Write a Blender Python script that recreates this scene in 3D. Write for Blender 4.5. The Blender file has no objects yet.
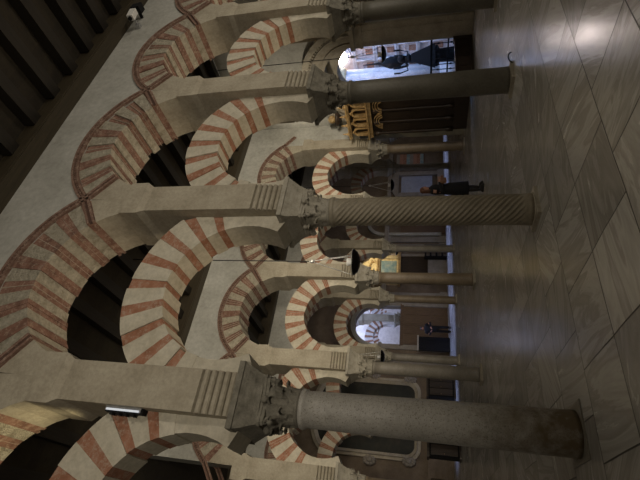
import bpy, bmesh, math, random
from mathutils import Vector, Matrix, noise
random.seed(7)
PI = math.pi
C = bpy.context.scene.collection
S, W = 3.083, 7.403            # column spacing along an arcade, distance between arcades
# world: x runs along the arcades, y across the aisles, z up; the speckled column stands at the origin

# ------------------------------------------------------------------ materials
def newmat(name):
    m = bpy.data.materials.new(name); m.use_nodes = True
    nt = m.node_tree; nt.nodes.clear()
    out = nt.nodes.new('ShaderNodeOutputMaterial'); b = nt.nodes.new('ShaderNodeBsdfPrincipled')
    nt.links.new(b.outputs[0], out.inputs[0])
    return m, nt, b
def nz(nt, scale, detail=6, rough=.6, stretch=None, coord='Object', src=None):
    tc = nt.nodes.new('ShaderNodeTexCoord'); n = nt.nodes.new('ShaderNodeTexNoise')
    n.inputs['Scale'].default_value = scale; n.inputs['Detail'].default_value = detail; n.inputs['Roughness'].default_value = rough
    v = src or tc.outputs[coord]
    if stretch:
        mp = nt.nodes.new('ShaderNodeMapping'); mp.inputs['Scale'].default_value = stretch
        nt.links.new(v, mp.inputs[0]); v = mp.outputs[0]
    nt.links.new(v, n.inputs['Vector'])
    return n
def ramp(nt, fac, stops):
    r = nt.nodes.new('ShaderNodeValToRGB'); e = r.color_ramp.elements
    while len(e) < len(stops): e.new(.5)
    for k, (p, c) in enumerate(stops):
        e[k].position = p; e[k].color = (*c, 1)
    nt.links.new(fac, r.inputs[0]); return r
def mix(nt, fac, a, b, mode='MIX'):
    m = nt.nodes.new('ShaderNodeMix'); m.data_type = 'RGBA'; m.blend_type = mode
    for s, v in ((m.inputs[0], fac), (m.inputs[6], a), (m.inputs[7], b)):
        if hasattr(v, 'links') or hasattr(v, 'is_linked'): nt.links.new(v, s)
        else: s.default_value = v if not isinstance(v, tuple) else (*v, 1)
    return m.outputs[2]
def bump(nt, b, h, strength=.4, dist=.02):
    bp = nt.nodes.new('ShaderNodeBump'); bp.inputs['Strength'].default_value = strength; bp.inputs['Distance'].default_value = dist
    nt.links.new(h, bp.inputs['Height']); nt.links.new(bp.outputs[0], b.inputs['Normal'])
def stone(name, c1, c2, c3=None, scale=3, rough=.8, bs=.4, bd=.02, fine=25, speck=None, coord='Object'):
    m, nt, b = newmat(name)
    n1 = nz(nt, scale, 8, .65, coord=coord); n2 = nz(nt, fine, 5, .7, coord=coord)
    r = ramp(nt, n1.outputs[0], [(.3, c1), (.5, c2), (.7, c3 or c2)])
    col = r.outputs[0]
    r2 = ramp(nt, n2.outputs[0], [(.3, (.72, .72, .72)), (.65, (1.1, 1.1, 1.1))])
    col = mix(nt, .7, col, r2.outputs[0], 'MULTIPLY')
    if speck:
        n3 = nz(nt, speck[0], 3, .6, coord=coord); r3 = ramp(nt, n3.outputs[0], [(speck[1], (1, 1, 1)), (speck[1]+.05, speck[2])])
        col = mix(nt, 1.0, col, r3.outputs[0], 'MULTIPLY')
    nt.links.new(col, b.inputs['Base Color']); b.inputs['Roughness'].default_value = rough
    ad = nt.nodes.new('ShaderNodeMath'); ad.operation = 'ADD'
    nt.links.new(n1.outputs[0], ad.inputs[0]); nt.links.new(n2.outputs[0], ad.inputs[1])
    bump(nt, b, ad.outputs[0], bs, bd)
    return m
def plain(name, c, rough=.5, metal=0, emit=None, es=0):
    m, nt, b = newmat(name)
    b.inputs['Base Color'].default_value = (*c, 1); b.inputs['Roughness'].default_value = rough; b.inputs['Metallic'].default_value = metal
    n = nz(nt, 14, 4); r = ramp(nt, n.outputs[0], [(.3, tuple(x*.8 for x in c)), (.7, tuple(min(1, x*1.15) for x in c))])
    nt.links.new(r.outputs[0], b.inputs['Base Color'])
    if emit:
        b.inputs['Emission Color'].default_value = (*emit, 1); b.inputs['Emission Strength'].default_value = es
    return m
M = {}
M['plaster'] = stone('wall_plaster', (.34, .335, .295), (.43, .425, .38), (.49, .485, .44), 1.2, .85, .15, .02, 9)
M['cream'] = stone('cream_voussoir', (.33, .285, .20), (.54, .49, .375), (.68, .63, .51), 9, .85, 1.0, .07, 30)
M['creamclean'] = stone('smooth_cream_voussoir', (.42, .38, .29), (.50, .46, .36), (.56, .52, .42), 3, .8, .25, .015, 14)
M['sand'] = stone('sandstone_pier', (.29, .255, .185), (.37, .33, .25), (.43, .39, .30), 2.2, .85, .3, .02, 18)
M['mortar'] = stone('pale_mortar', (.40, .33, .25), (.5, .43, .34), None, 9, .9, .4, .02, 40)
def brick_mat(name, a, b_, c):
    m, nt, b = newmat(name)
    n1 = nz(nt, 6, 6); r = ramp(nt, n1.outputs[0], [(.3, a), (.5, b_), (.68, c)])
    n2 = nz(nt, 14, 9, .8); r2 = ramp(nt, n2.outputs[0], [(.50, (0, 0, 0)), (.60, (1, 1, 1))])
    sc = nt.nodes.new('ShaderNodeMath'); sc.operation = 'MULTIPLY'; sc.inputs[1].default_value = .62
    nt.links.new(r2.outputs[0], sc.inputs[0])
    col = mix(nt, sc.outputs[0], r.outputs[0], (.42, .33, .25))
    nt.links.new(col, b.inputs['Base Color']); b.inputs['Roughness'].default_value = .85
    bump(nt, b, n2.outputs[0], .6, .02); return m
M['red'] = brick_mat('red_brick', (.11, .055, .038), (.20, .10, .068), (.28, .16, .115))
M['redlight'] = brick_mat('orange_red_brick', (.22, .095, .05), (.31, .14, .08), (.38, .20, .13))
M['band'] = brick_mat('dark_red_moulding_brick', (.13, .075, .052), (.185, .105, .075), (.25, .155, .115))
M['banddark'] = plain('moulding_recess', (.085, .045, .032), .9)
M['granite'] = stone('speckled_granite', (.30, .285, .24), (.42, .40, .355), (.49, .47, .42), 1.6, .5, .12, .01, 22, (60, .58, (.55, .52, .47)))
def stain(m):
    nt = m.node_tree; bs = [n for n in nt.nodes if n.type == 'BSDF_PRINCIPLED'][0]; src = bs.inputs['Base Color'].links[0].from_socket
    tc = nt.nodes.new('ShaderNodeTexCoord'); sp = nt.nodes.new('ShaderNodeSeparateXYZ'); nt.links.new(tc.outputs['Object'], sp.inputs[0])
    n = nz(nt, 5, 6, .7); a = nt.nodes.new('ShaderNodeMath'); a.operation = 'MULTIPLY_ADD'; a.inputs[1].default_value = -.34; nt.links.new(sp.outputs[2], a.inputs[0]); nt.links.new(n.outputs[0], a.inputs[2])
    r = ramp(nt, a.outputs[0], [(.12, (0, 0, 0)), (.5, (1, 1, 1))])
    nt.links.new(mix(nt, r.outputs[0], src, (.13, .095, .05)), bs.inputs['Base Color'])
stain(M['granite'])
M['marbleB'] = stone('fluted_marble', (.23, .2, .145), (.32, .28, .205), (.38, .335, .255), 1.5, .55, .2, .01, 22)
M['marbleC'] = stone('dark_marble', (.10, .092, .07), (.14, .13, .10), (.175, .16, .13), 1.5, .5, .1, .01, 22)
M['marbleD'] = stone('brown_marble', (.18, .14, .09), (.25, .195, .13), (.3, .24, .165), 2, .45, .1, .01, 20)
M['marbleE'] = stone('grey_marble', (.2, .18, .14), (.27, .245, .2), (.32, .29, .24), 2, .45, .1, .01, 20)
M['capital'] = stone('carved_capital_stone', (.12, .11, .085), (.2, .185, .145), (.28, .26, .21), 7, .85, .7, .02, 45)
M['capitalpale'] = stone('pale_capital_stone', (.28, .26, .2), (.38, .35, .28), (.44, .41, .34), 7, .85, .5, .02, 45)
M['archstone'] = stone('moulded_limestone', (.33, .29, .22), (.42, .38, .30), (.49, .445, .35), 2.5, .8, .3, .02, 18)
M['backwall'] = stone('brown_chapel_stone', (.13, .10, .07), (.18, .14, .10), (.23, .18, .135), 1.5, .8, .3, .02, 15)
M['backtrim'] = stone('grey_chapel_trim', (.22, .2, .17), (.29, .265, .23), (.34, .31, .27), 2, .7, .2, .02, 15)
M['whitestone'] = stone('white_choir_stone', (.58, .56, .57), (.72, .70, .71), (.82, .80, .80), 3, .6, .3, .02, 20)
M['pinkstone'] = stone('pink_vault_stucco', (.5, .42, .40), (.68, .6, .58), (.8, .74, .72), 9, .7, .5, .03, 30)
M['black'] = plain('black_iron', (.003, .003, .0035), .95)
M['coat'] = plain('black_cloth', (.006, .006, .008), .9)
M['darkcloth'] = plain('charcoal_cloth', (.008, .008, .010), 1)
M['skin'] = plain('skin', (.42, .22, .15), .6)
M['hair'] = plain('auburn_hair', (.12, .045, .02), .6)
M['hairdark'] = plain('dark_hair', (.02, .015, .012), .6)
M['leather'] = plain('tan_leather', (.22, .11, .06), .6)
M['bootblack'] = plain('black_leather', (.015, .013, .013), .4)
M['steel'] = plain('bright_steel', (.75, .74, .70), .3, .8)
M['bowl'] = plain('dark_bronze', (.02, .018, .016), .25, .8)
M['glass'] = plain('lamp_glass', (.85, .85, .82), .15)
M['white'] = plain('white_plastic', (.75, .74, .70), .5)
M['aluminium'] = plain('grey_aluminium', (.5, .5, .5), .4, .6)
M['led'] = plain('led_tube', (.9, .95, 1), .4, 0, (.72, .84, 1), .18)
M['cable'] = plain('black_cable', (.01, .01, .01), .7)
M['gold'] = stone('gilded_wood', (.20, .12, .045), (.42, .28, .12), (.6, .45, .24), 9, .4, .8, .03, 40)
M['goldpale'] = stone('pale_gilding', (.55, .42, .2), (.75, .62, .36), (.85, .74, .48), 9, .5, .8, .03, 40)
M['painting'] = stone('dark_oil_painting', (.010, .012, .009), (.02, .023, .017), (.05, .042, .03), 1.2, .75, .05, .01, 6)
M['bluepainting'] = stone('blue_oil_painting', (.10, .2, .28), (.25, .36, .38), (.45, .45, .4), 3, .5, .05, .01, 10)
M['bluepanel'] = stone('pale_blue_panel', (.30, .34, .46), (.38, .43, .56), (.46, .5, .6), .8, .5, .05, .01, 6)
M['plinth'] = stone('dark_base_slab', (.13, .12, .095), (.2, .185, .15), None, 6, .45, .2, .01, 30)
def wood(name, a, b_, stretch, rough=.6):
    m, nt, b = newmat(name)
    n = nz(nt, 5, 8, .65, stretch); r = ramp(nt, n.outputs[0], [(.3, a), (.7, b_)])
    nt.links.new(r.outputs[0], b.inputs['Base Color']); b.inputs['Roughness'].default_value = rough
    bump(nt, b, n.outputs[0], .4, .01); return m
M['beam'] = wood('dark_beam_wood', (.008, .006, .004), (.02, .015, .009), (6, .4, 6))
M['plate'] = wood('brown_wall_plate_wood', (.028, .021, .011), (.055, .042, .022), (.4, 6, 6))
M['darkwood'] = wood('dark_carved_wood', (.018, .012, .008), (.05, .032, .02), (4, 4, .5), .45)
M['doorwood'] = wood('brown_door_wood', (.085, .052, .03), (.15, .095, .055), (4, 4, .5), .5)
def boards():
    m, nt, b = newmat('ceiling_boards')
    tc = nt.nodes.new('ShaderNodeTexCoord'); br = nt.nodes.new('ShaderNodeTexBrick')
    br.inputs['Scale'].default_value = 1; br.inputs['Brick Width'].default_value = .28; br.inputs['Row Height'].default_value = 40
    br.inputs['Mortar Size'].default_value = .012
    mp = nt.nodes.new('ShaderNodeMapping'); mp.inputs['Rotation'].default_value = (0, 0, PI/2)
    nt.links.new(tc.outputs['Object'], mp.inputs[0]); nt.links.new(mp.outputs[0], br.inputs['Vector'])
    br.inputs['Color1'].default_value = (.022, .0165, .010, 1); br.inputs['Color2'].default_value = (.031, .024, .014, 1); br.inputs['Mortar'].default_value = (.03, .023, .014, 1)
    n = nz(nt, 7, 8, .7); r = ramp(nt, n.outputs[0], [(.3, (.55, .55, .5)), (.7, (1.2, 1.15, 1))])
    nt.links.new(mix(nt, 1.0, br.outputs[0], r.outputs[0], 'MULTIPLY'), b.inputs['Base Color']); b.inputs['Roughness'].default_value = .8
    bump(nt, b, n.outputs[0], .4, .02); return m
M['boards'] = boards()
def floor_mat():
    m, nt, b = newmat('marble_slab_floor')
    tc = nt.nodes.new('ShaderNodeTexCoord'); sp = nt.nodes.new('ShaderNodeSeparateXYZ'); nt.links.new(tc.outputs['Object'], sp.inputs[0])
    def mth(op, a, b_=None, c=None):
        n = nt.nodes.new('ShaderNodeMath'); n.operation = op
        for k, v in enumerate((a, b_, c)):
            if v is None: continue
            if hasattr(v, 'is_linked'): nt.links.new(v, n.inputs[k])
            else: n.inputs[k].default_value = v
        return n.outputs[0]
    RH, BW = .885, .87
    wob = nz(nt, .9, 2, .5); wv = mth('MULTIPLY', mth('SUBTRACT', wob.outputs[0], .5), .05)
    y = mth('DIVIDE', mth('ADD', mth('ADD', sp.outputs[1], .585+8.85), wv), RH)
    row = mth('FLOOR', y); fy = mth('SUBTRACT', y, row)
    wr = nt.nodes.new('ShaderNodeTexWhiteNoise'); wr.noise_dimensions = '1D'; nt.links.new(row, wr.inputs['W'])
    # rows 6..10 follow the joints seen near the camera (half offset in every third row)
    md = mth('MODULO', mth('ADD', row, 2), 3); off = mth('MULTIPLY', mth('LESS_THAN', md, .5), .5)
    x = mth('DIVIDE', mth('ADD', mth('ADD', sp.outputs[0], -.5+17.4), wv), BW); x = mth('ADD', x, off)
    colm = mth('FLOOR', x); fx = mth('SUBTRACT', x, colm)
    cb = nt.nodes.new('ShaderNodeCombineXYZ'); nt.links.new(row, cb.inputs[0]); nt.links.new(colm, cb.inputs[1])
    wn = nt.nodes.new('ShaderNodeTexWhiteNoise'); wn.noise_dimensions = '3D'; nt.links.new(cb.outputs[0], wn.inputs['Vector'])
    ex = mth('MINIMUM', mth('MINIMUM', fx, mth('SUBTRACT', 1, fx)), mth('MINIMUM', fy, mth('SUBTRACT', 1, fy)))
    jn = mth('LESS_THAN', ex, .0085)
    rot = nt.nodes.new('ShaderNodeVectorRotate'); rot.rotation_type = 'Z_AXIS'
    nt.links.new(tc.outputs['Object'], rot.inputs['Vector']); nt.links.new(mth('MULTIPLY', wn.outputs['Value'], 3.1), rot.inputs['Angle'])
    ad = nt.nodes.new('ShaderNodeVectorMath'); ad.operation = 'ADD'; nt.links.new(rot.outputs[0], ad.inputs[0]); nt.links.new(wn.outputs['Color'], ad.inputs[1])
    v = nz(nt, 1.15, 8, .6, (.5, 2.8, 1), src=ad.outputs[0]); v.inputs['Distortion'].default_value = 1.1
    r = ramp(nt, v.outputs[0], [(.22, (.27, .265, .25)), (.40, (.40, .395, .375)), (.47, (.46, .455, .435)), (.53, (.31, .30, .28)), (.66, (.43, .425, .405)), (.8, (.50, .495, .475))])
    tone = ramp(nt, wn.outputs['Value'], [(0, (.74, .73, .71)), (1, (1.14, 1.13, 1.1))])
    col = mix(nt, 1.0, r.outputs[0], tone.outputs[0], 'MULTIPLY')
    col = mix(nt, jn, col, (.035, .03, .024))
    nt.links.new(col, b.inputs['Base Color'])
    rr = mth('ADD', mth('MULTIPLY', v.outputs[0], .22), .13); rr = mth('ADD', rr, mth('MULTIPLY', jn, .4)); nt.links.new(rr, b.inputs['Roughness'])
    b.inputs['Specular IOR Level'].default_value = .6
    n2 = nz(nt, 1.3, 3, .5); hh = mth('ADD', mth('MULTIPLY', n2.outputs[0], .5), mth('MULTIPLY', v.outputs[0], .10)); hh = mth('SUBTRACT', hh, mth('MULTIPLY', jn, .2))
    bump(nt, b, hh, .25, .02)
    return m
M['floor'] = floor_mat()

# ------------------------------------------------------------------ mesh helpers
class MB:
    def __init__(s): s.v = []; s.f = []; s.m = []; s.sm = []
    def add(s, vs, fs, mi=0, smooth=False):
        o = len(s.v); s.v += [tuple(v) for v in vs]
        for f in fs: s.f.append(tuple(o+i for i in f)); s.m.append(mi); s.sm.append(smooth)
    def box(s, x0, x1, y0, y1, z0, z1, mi=0):
        s.hexa([(x0,y0,z0),(x1,y0,z0),(x1,y1,z0),(x0,y1,z0),(x0,y0,z1),(x1,y0,z1),(x1,y1,z1),(x0,y1,z1)], mi)
    def hexa(s, v, mi=0):
        s.add(v, [(3,2,1,0),(4,5,6,7),(0,1,5,4),(1,2,6,5),(2,3,7,6),(3,0,4,7)], mi)
    def lathe(s, prof, n=32, cx=0, cy=0, mi=0, smooth=True, mod=None):
        vs = []
        for (r, z) in prof:
            for k in range(n):
                a = 2*PI*k/n; rr = r if mod is None else mod(r, z, a)
                vs.append((cx+rr*math.cos(a), cy+rr*math.sin(a), z))
        fs = []
        for i in range(len(prof)-1):
            for k in range(n):
                fs.append((i*n+k, i*n+(k+1)%n, (i+1)*n+(k+1)%n, (i+1)*n+k))
        s.add(vs, fs, mi, smooth)
        L = (len(prof)-1)*n
        s.add([vs[k] for k in range(n)][::-1], [tuple(range(n))], mi)
        s.add([vs[L+k] for k in range(n)], [tuple(range(n))], mi)
    def tube(s, pts, r, n=8, mi=0):
        pts = [Vector(p) for p in pts]; R = r if isinstance(r, (list, tuple)) else [r]*len(pts)
        vs = []
        ref = Vector((0, 0, 1))
        for i, p in enumerate(pts):
            d = (pts[min(i+1, len(pts)-1)]-pts[max(i-1, 0)]).normalized()
            rf = ref if abs(d.dot(ref)) < .95 else Vector((1, 0, 0))
            a = d.cross(rf).normalized(); b = d.cross(a)
            for k in range(n):
                t = 2*PI*k/n; vs.append(p+R[i]*(math.cos(t)*a+math.sin(t)*b))
        fs = []
        for i in range(len(pts)-1):
            for k in range(n): fs.append((i*n+k, (i+1)*n+k, (i+1)*n+(k+1)%n, i*n+(k+1)%n))
        s.add(vs, fs, mi, True)
        L = (len(pts)-1)*n
        s.add(vs[:n], [tuple(range(n))], mi); s.add(vs[L:], [tuple(range(n))[::-1]], mi)
    def prism(s, poly, axis, a0, a1, mi=0):   # poly of (p,q); axis 'x': (a,p,q); 'y': (p,a,q)
        mk = (lambda p, q, a: (a, p, q)) if axis == 'x' else (lambda p, q, a: (p, a, q)) if axis == 'y' else (lambda p, q, a: (p, q, a))
        n = len(poly); vs = [mk(p, q, a0) for p, q in poly]+[mk(p, q, a1) for p, q in poly]
        fs = [tuple(range(n)), tuple(range(2*n-1, n-1, -1))]+[(i, n+i, n+(i+1) % n, (i+1) % n) for i in range(n)]
        s.add(vs, fs, mi)
    def ball(s, c, r, mi=0, seg=12, rg=8):
        vs = []; R = r if isinstance(r, tuple) else (r, r, r)
        for i in range(rg+1):
            ph = PI*i/rg
            for k in range(seg):
                a = 2*PI*k/seg; vs.append((c[0]+R[0]*math.sin(ph)*math.cos(a), c[1]+R[1]*math.sin(ph)*math.sin(a), c[2]+R[2]*math.cos(ph)))
        fs = [(i*seg+k, (i+1)*seg+k, (i+1)*seg+(k+1) % seg, i*seg+(k+1) % seg) for i in range(rg) for k in range(seg)]
        s.add(vs, fs, mi, True)
    def ring(s, cx, cz, r0, r1, t0, t1, y0, y1, n=12, mi=0, axis='y'):
        # arc solid in the xz plane (axis y) or yz plane (axis x); r1 may be a function of angle
        f1 = r1 if callable(r1) else (lambda t: r1); f0 = r0 if callable(r0) else (lambda t: r0)
        for k in range(n):
            a = t0+(t1-t0)*k/n; b = t0+(t1-t0)*(k+1)/n
            q = []
            for yy in (y0, y1):
                for (t, r) in ((a, f0(a)), (a, f1(a)), (b, f1(b)), (b, f0(b))):
                    p, z = cx+r*math.cos(t), cz+r*math.sin(t)
                    q.append((p, yy, z) if axis == 'y' else (yy, p, z))
            fs = [(0, 1, 2, 3), (7, 6, 5, 4), (0, 3, 7, 4), (1, 5, 6, 2)]
            if k == 0: fs.append((0, 4, 5, 1))
            if k == n-1: fs.append((3, 2, 6, 7))
            s.add(q, fs, mi)
    def mesh(s, name, mats, weld=True):
        me = bpy.data.meshes.new(name); me.from_pydata(s.v, [], s.f)
        for m in mats: me.materials.append(M[m] if isinstance(m, str) else m)
        me.polygons.foreach_set('material_index', s.m); me.polygons.foreach_set('use_smooth', s.sm)
        bm = bmesh.new(); bm.from_mesh(me)
        if weld: bmesh.ops.remove_doubles(bm, verts=bm.verts, dist=1e-5)
        bmesh.ops.recalc_face_normals(bm, faces=bm.faces); bm.to_mesh(me); bm.free()
        me.update(); return me
def obj(name, me, parent=None, loc=(0, 0, 0), rz=0):
    o = bpy.data.objects.new(name, me); C.objects.link(o); o.location = loc; o.rotation_euler = (0, 0, rz)
    if parent: o.parent = parent
    return o
def put(name, mb, mats, parent=None, loc=(0, 0, 0)): return obj(name, mb.mesh(name, mats), parent, loc)
def tag(o, label, cat, group=None):
    o['label'] = label; o['category'] = cat
    if group: o['group'] = group
    return o
def thing(name, label, cat, loc=(0, 0, 0), rz=0, group=None):
    return tag(obj(name, None, None, loc, rz), label, cat, group)
def struct(name, mb, mats, loc=(0, 0, 0)):
    o = put(name, mb, mats, None, loc); o['kind'] = 'structure'; return o

# ------------------------------------------------------------------ the setting: floor, ceilings, walls
b = MB(); b.add([(-14, -12, 0), (42, -12, 0), (42, 36, 0), (-14, 36, 0)], [(0, 1, 2, 3)]); b.box(-14, 42, -12, 36, -.3, -.01)
struct('floor', b, ['floor'])

RI, RO, ZC, HB, TH = 1.27, 1.86, 6.26, S/2, .45      # upper arch: inner/outer radius, centre height, half bay, half thickness
LI, LO, LZ, LT = 1.09, 1.72, 4.28, .25               # lower horseshoe arch
PW = .26                                             # half width of a pier
WT = 9.12
def wall_strip(j, i0, i1, name):
    b = MB(); n = 20
    for i in range(i0, i1):
        cx = (i+.5)*S
        for k in range(n):
            x0 = -HB+2*HB*k/n; x1 = -HB+2*HB*(k+1)/n
            z0 = ZC+math.sqrt(RO*RO-x0*x0); z1 = ZC+math.sqrt(RO*RO-x1*x1)
            b.hexa([(cx+x0, -TH, z0), (cx+x1, -TH, z1), (cx+x1, TH, z1), (cx+x0, TH, z0), (cx+x0, -TH, WT+.5), (cx+x1, -TH, WT+.5), (cx+x1, TH, WT+.5), (cx+x0, TH, WT+.5)])
    return struct(name, b, ['plaster'], (0, j*W, 0))
wall_strip(0, -2, 4, 'wall_near'); wall_strip(1, 0, 4, 'wall_middle'); wall_strip(2, 0, 7, 'wall_far')

# ceilings with boards, beams and wall plates
for j, (xa, xb) in enumerate(((-8, 13.5), (-8, 13.5), (-8, 22), (0, 29))):
    ya, yb = (j-1)*W+TH, j*W-TH
    b = MB(); b.box(xa, xb, ya-TH, yb+TH, WT+.52, WT+.6)
    struct('ceiling', b, ['boards'])
bm_ = MB(); bm_.box(-.13, .13, -(W/2-TH)+.30, (W/2-TH)-.30, WT+.24, WT+.52); beam_me = bm_.mesh('ceiling_beam', ['beam'])
NAVE = ('the near aisle', 'the second aisle', 'the third aisle')
for j, (xa, xb) in enumerate(((3.29, 13.2), (-2.80, 13.2), (1.6, 20))):
    k = 0
    while xa+.87*k < xb:
        o = obj('ceiling_beam', beam_me, None, (xa+.87*k, (j-.5)*W, 0))
        tag(o, 'dark square wooden beam spanning the board ceiling of %s' % NAVE[j], 'beam', 'ceiling beams of %s' % NAVE[j]); k += 1
for j, s_, xa, xb, w in ((0, -1, -3, 13.5, 'near face of the nearest arcade wall'), (0, 1, -1, 13.5, 'rear face of the nearest arcade wall'), (1, -1, 0, 13.5, 'front of the middle arcade wall'),
                     (1, 1, 0, 13.5, 'rear face of the middle arcade wall'), (2, -1, 0, 21.5, 'front of the far arcade wall')):
    b = MB(); y0 = s_*TH; y1 = s_*(TH+.32)
    b.box(xa, xb, min(y0, y1), max(y0, y1), WT, WT+.22); b.box(xa, xb, min(y0, y0+s_*.26), max(y0, y0+s_*.26), WT+.22, WT+.515)
    b.box(xa, xb, min(y1, y1+s_*.03), max(y1, y1+s_*.03), WT+.02, WT+.1)
    tag(put('wall_plate', b, ['plate'], None, (0, j*W, 0)), 'long brown timber wall plate under the beam ends, %s' % w, 'beam')

# ------------------------------------------------------------------ meshes shared by repeats
def voussoirs(rng, ri, ro, cz, th, t0, t1, nunit, redfrac, clip, mats_idx=(0, 1, 2), rough=.012, bricks=3):
    """alternate cream and red voussoirs, first and last cream"""
    b = MB(); nred = nunit//2; ncream = nunit-nred
    u = (t1-t0)/(nred*redfrac+ncream)
    t = t0
    for k in range(nunit):
        red = k % 2 == 1; w = u*(redfrac if red else 1)
        d = rng.uniform(-rough, rough)
        if red:
            nb = bricks; g = w*.035; bw = (w-g*(nb-1))/nb; a = t
            for q in range(nb):
                dd = d+rng.uniform(-.004, .004)-.004
                b.ring(0, cz, ri-dd, clip, a, a+bw, -th-dd, th+dd, 1, mats_idx[1]); a += bw
                if q < nb-1: b.ring(0, cz, ri+.008, clip, a, a+g, -th+.003, th-.003, 1, mats_idx[2]); a += g
        else:
            b.ring(0, cz, ri-d-.006, clip, t, t+w, -th-d*.6-.003, th+d*.6+.003, 3, mats_idx[0])
        t += w
    return b
def low_arch(seed, bricks=3):
    rng = random.Random(seed)
    lim = lambda t: min(LO, (HB-PW)/max(abs(math.cos(t)), 1e-4))
    bot = -math.asin((LZ-3.80)/LI)
    b = MB()
    t1 = math.radians(12)
    v = voussoirs(rng, LI, LO, LZ, LT, t1, PI-t1, 19, .8 if bricks > 1 else .62, lim, bricks=bricks, rough=.012 if bricks > 1 else .016)
    b.v, b.f, b.m, b.sm = v.v, v.f, v.m, v.sm
    for (a, c) in ((bot, t1), (PI-t1, PI-bot)): b.ring(0, LZ, LI, lim, a, c, -LT, LT, 5, 3)
    return b
low_near = [low_arch(s, 1).mesh('horseshoe_arch', ['creamclean', 'redlight', 'mortar', 'creamclean']) for s in (4, 5, 6)]
low_me = [low_arch(s).mesh('horseshoe_arch', ['creamclean', 'redlight', 'mortar', 'creamclean']) for s in (1, 2, 3)]
def up_arch(seed, bricks=3):
    rng = random.Random(seed); lim = lambda t: min(RO, HB/max(abs(math.cos(t)), 1e-4))
    ta, tb = math.radians(34.5), math.radians(40.5)
    v = voussoirs(rng, RI, RO, ZC, TH, tb, PI-tb, 13, .95, lim, rough=.024, bricks=bricks)
    for (a, c, mi) in ((0, ta, 3), (PI-ta, PI, 3), (ta, tb, 1), (PI-tb, PI-ta, 1)): v.ring(0, ZC, RI, lim, a, c, -TH, TH, 4 if mi == 3 else 1, mi)
    return v
up_me = [up_arch(s).mesh('voussoir_ring', ['cream', 'red', 'mortar', 'sand']) for s in (11, 12, 13)]
up_near = [up_arch(s, 2).mesh('voussoir_ring', ['cream', 'red', 'mortar', 'sand']) for s in (14, 15, 16)]
def moulding(sgn):
    b = MB(); t0 = math.acos(HB/1.93)
    y0, y1 = (-TH-.05, -TH) if sgn < 0 else (TH, TH+.05)
    ym0, ym1 = (-TH-.02, -TH) if sgn < 0 else (TH, TH+.02)
    b.ring(0, ZC, RO, RO+.045, t0-.02, PI-t0+.02, y0, y1, 30); b.ring(0, ZC, RO+.10, RO+.145, t0+.015, PI-t0-.015, y0, y1, 30)
    b.ring(0, ZC, RO+.045, RO+.10, t0, PI-t0, ym0, ym1, 30, 1)
    n = 54
    for k in range(n):
        a = t0+(PI-2*t0)*(k+.5)/n; b.ring(0, ZC, RO+.055, RO+.09, a-.008, a+.008, min(y0, ym0)+.012 if sgn < 0 else ym1, ym0 if sgn < 0 else y1-.012, 1, 0)
    # the band runs on past the crossing, down to the edge of the neighbouring arch
    for s_ in (-1, 1):
        P = Vector((s_*HB, 0, ZC+math.sqrt(1.93**2-HB**2))); Q = Vector((s_*(2*HB-RI*math.cos(math.radians(37.5))), 0, ZC+RI*math.sin(math.radians(37.5))))
        d = (Q-P); nr = Vector((-d.z, 0, d.x)).normalized()
        for (w0, w1, mi, ya, yb) in ((-.068, -.025, 0, y0, y1), (.025, .068, 0, y0, y1), (-.025, .025, 1, ym0, ym1)):
            A = [P+nr*w0, P+nr*w1, Q+nr*w1, Q+nr*w0]
            b.hexa([(A[0].x, ya, A[0].z), (A[1].x, ya, A[1].z), (A[1].x, yb, A[1].z), (A[0].x, yb, A[0].z), (A[3].x, ya, A[3].z), (A[2].x, ya, A[2].z), (A[2].x, yb, A[2].z), (A[3].x, yb, A[3].z)], mi)
    return b
mould_me = {s_: moulding(s_).mesh('moulding', ['band', 'banddark']) for s_ in (-1, 1)}
# pier
b = MB(); b.box(-PW, PW, -TH, TH, 4.27, 6.02); b.box(-PW+.0, PW-.0, -.30, .30, 3.80, 4.27); pier_me = b.mesh('pier_body', ['sand'])
b = MB(); b.hexa([(-PW, -TH, 6.02), (PW, -TH, 6.02), (PW, TH, 6.02), (-PW, TH, 6.02), (-PW, -TH, 6.16), (PW, -TH, 6.16), (PW, TH, 6.16), (-PW, TH, 6.16)])
b.hexa([(-PW, -TH, 6.16), (PW, -TH, 6.16), (PW, TH, 6.16), (-PW, TH, 6.16), (-PW-.07, -TH-.035, 6.27), (PW+.07, -TH-.035, 6.27), (PW+.07, TH+.035, 6.27), (-PW-.07, TH+.035, 6.27)])
b.box(-PW-.07, PW+.07, -TH-.035, TH+.035, 6.27, 6.60); pimp_me = b.mesh('impost_moulding', ['sand'])
def corbel(sgn):
    b = MB(); pr = [(.30, 3.802)]
    for k in range(5):
        zc = 3.86+k*.088; yc = .375+.028*(k/4)**2
        for q in range(7):
            a = -PI/2+PI*q/6; pr.append((yc-.03+.06*math.cos(a)+.018, zc+.042*math.sin(a)))
    pr += [(.45, 4.27), (.30, 4.27)]
    b.prism([(sgn*p, z) for p, z in pr], 'x', -PW, PW); return b
corb_me = {s_: corbel(s_).mesh('roll_corbel', ['sand']) for s_ in (-1, 1)}
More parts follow.
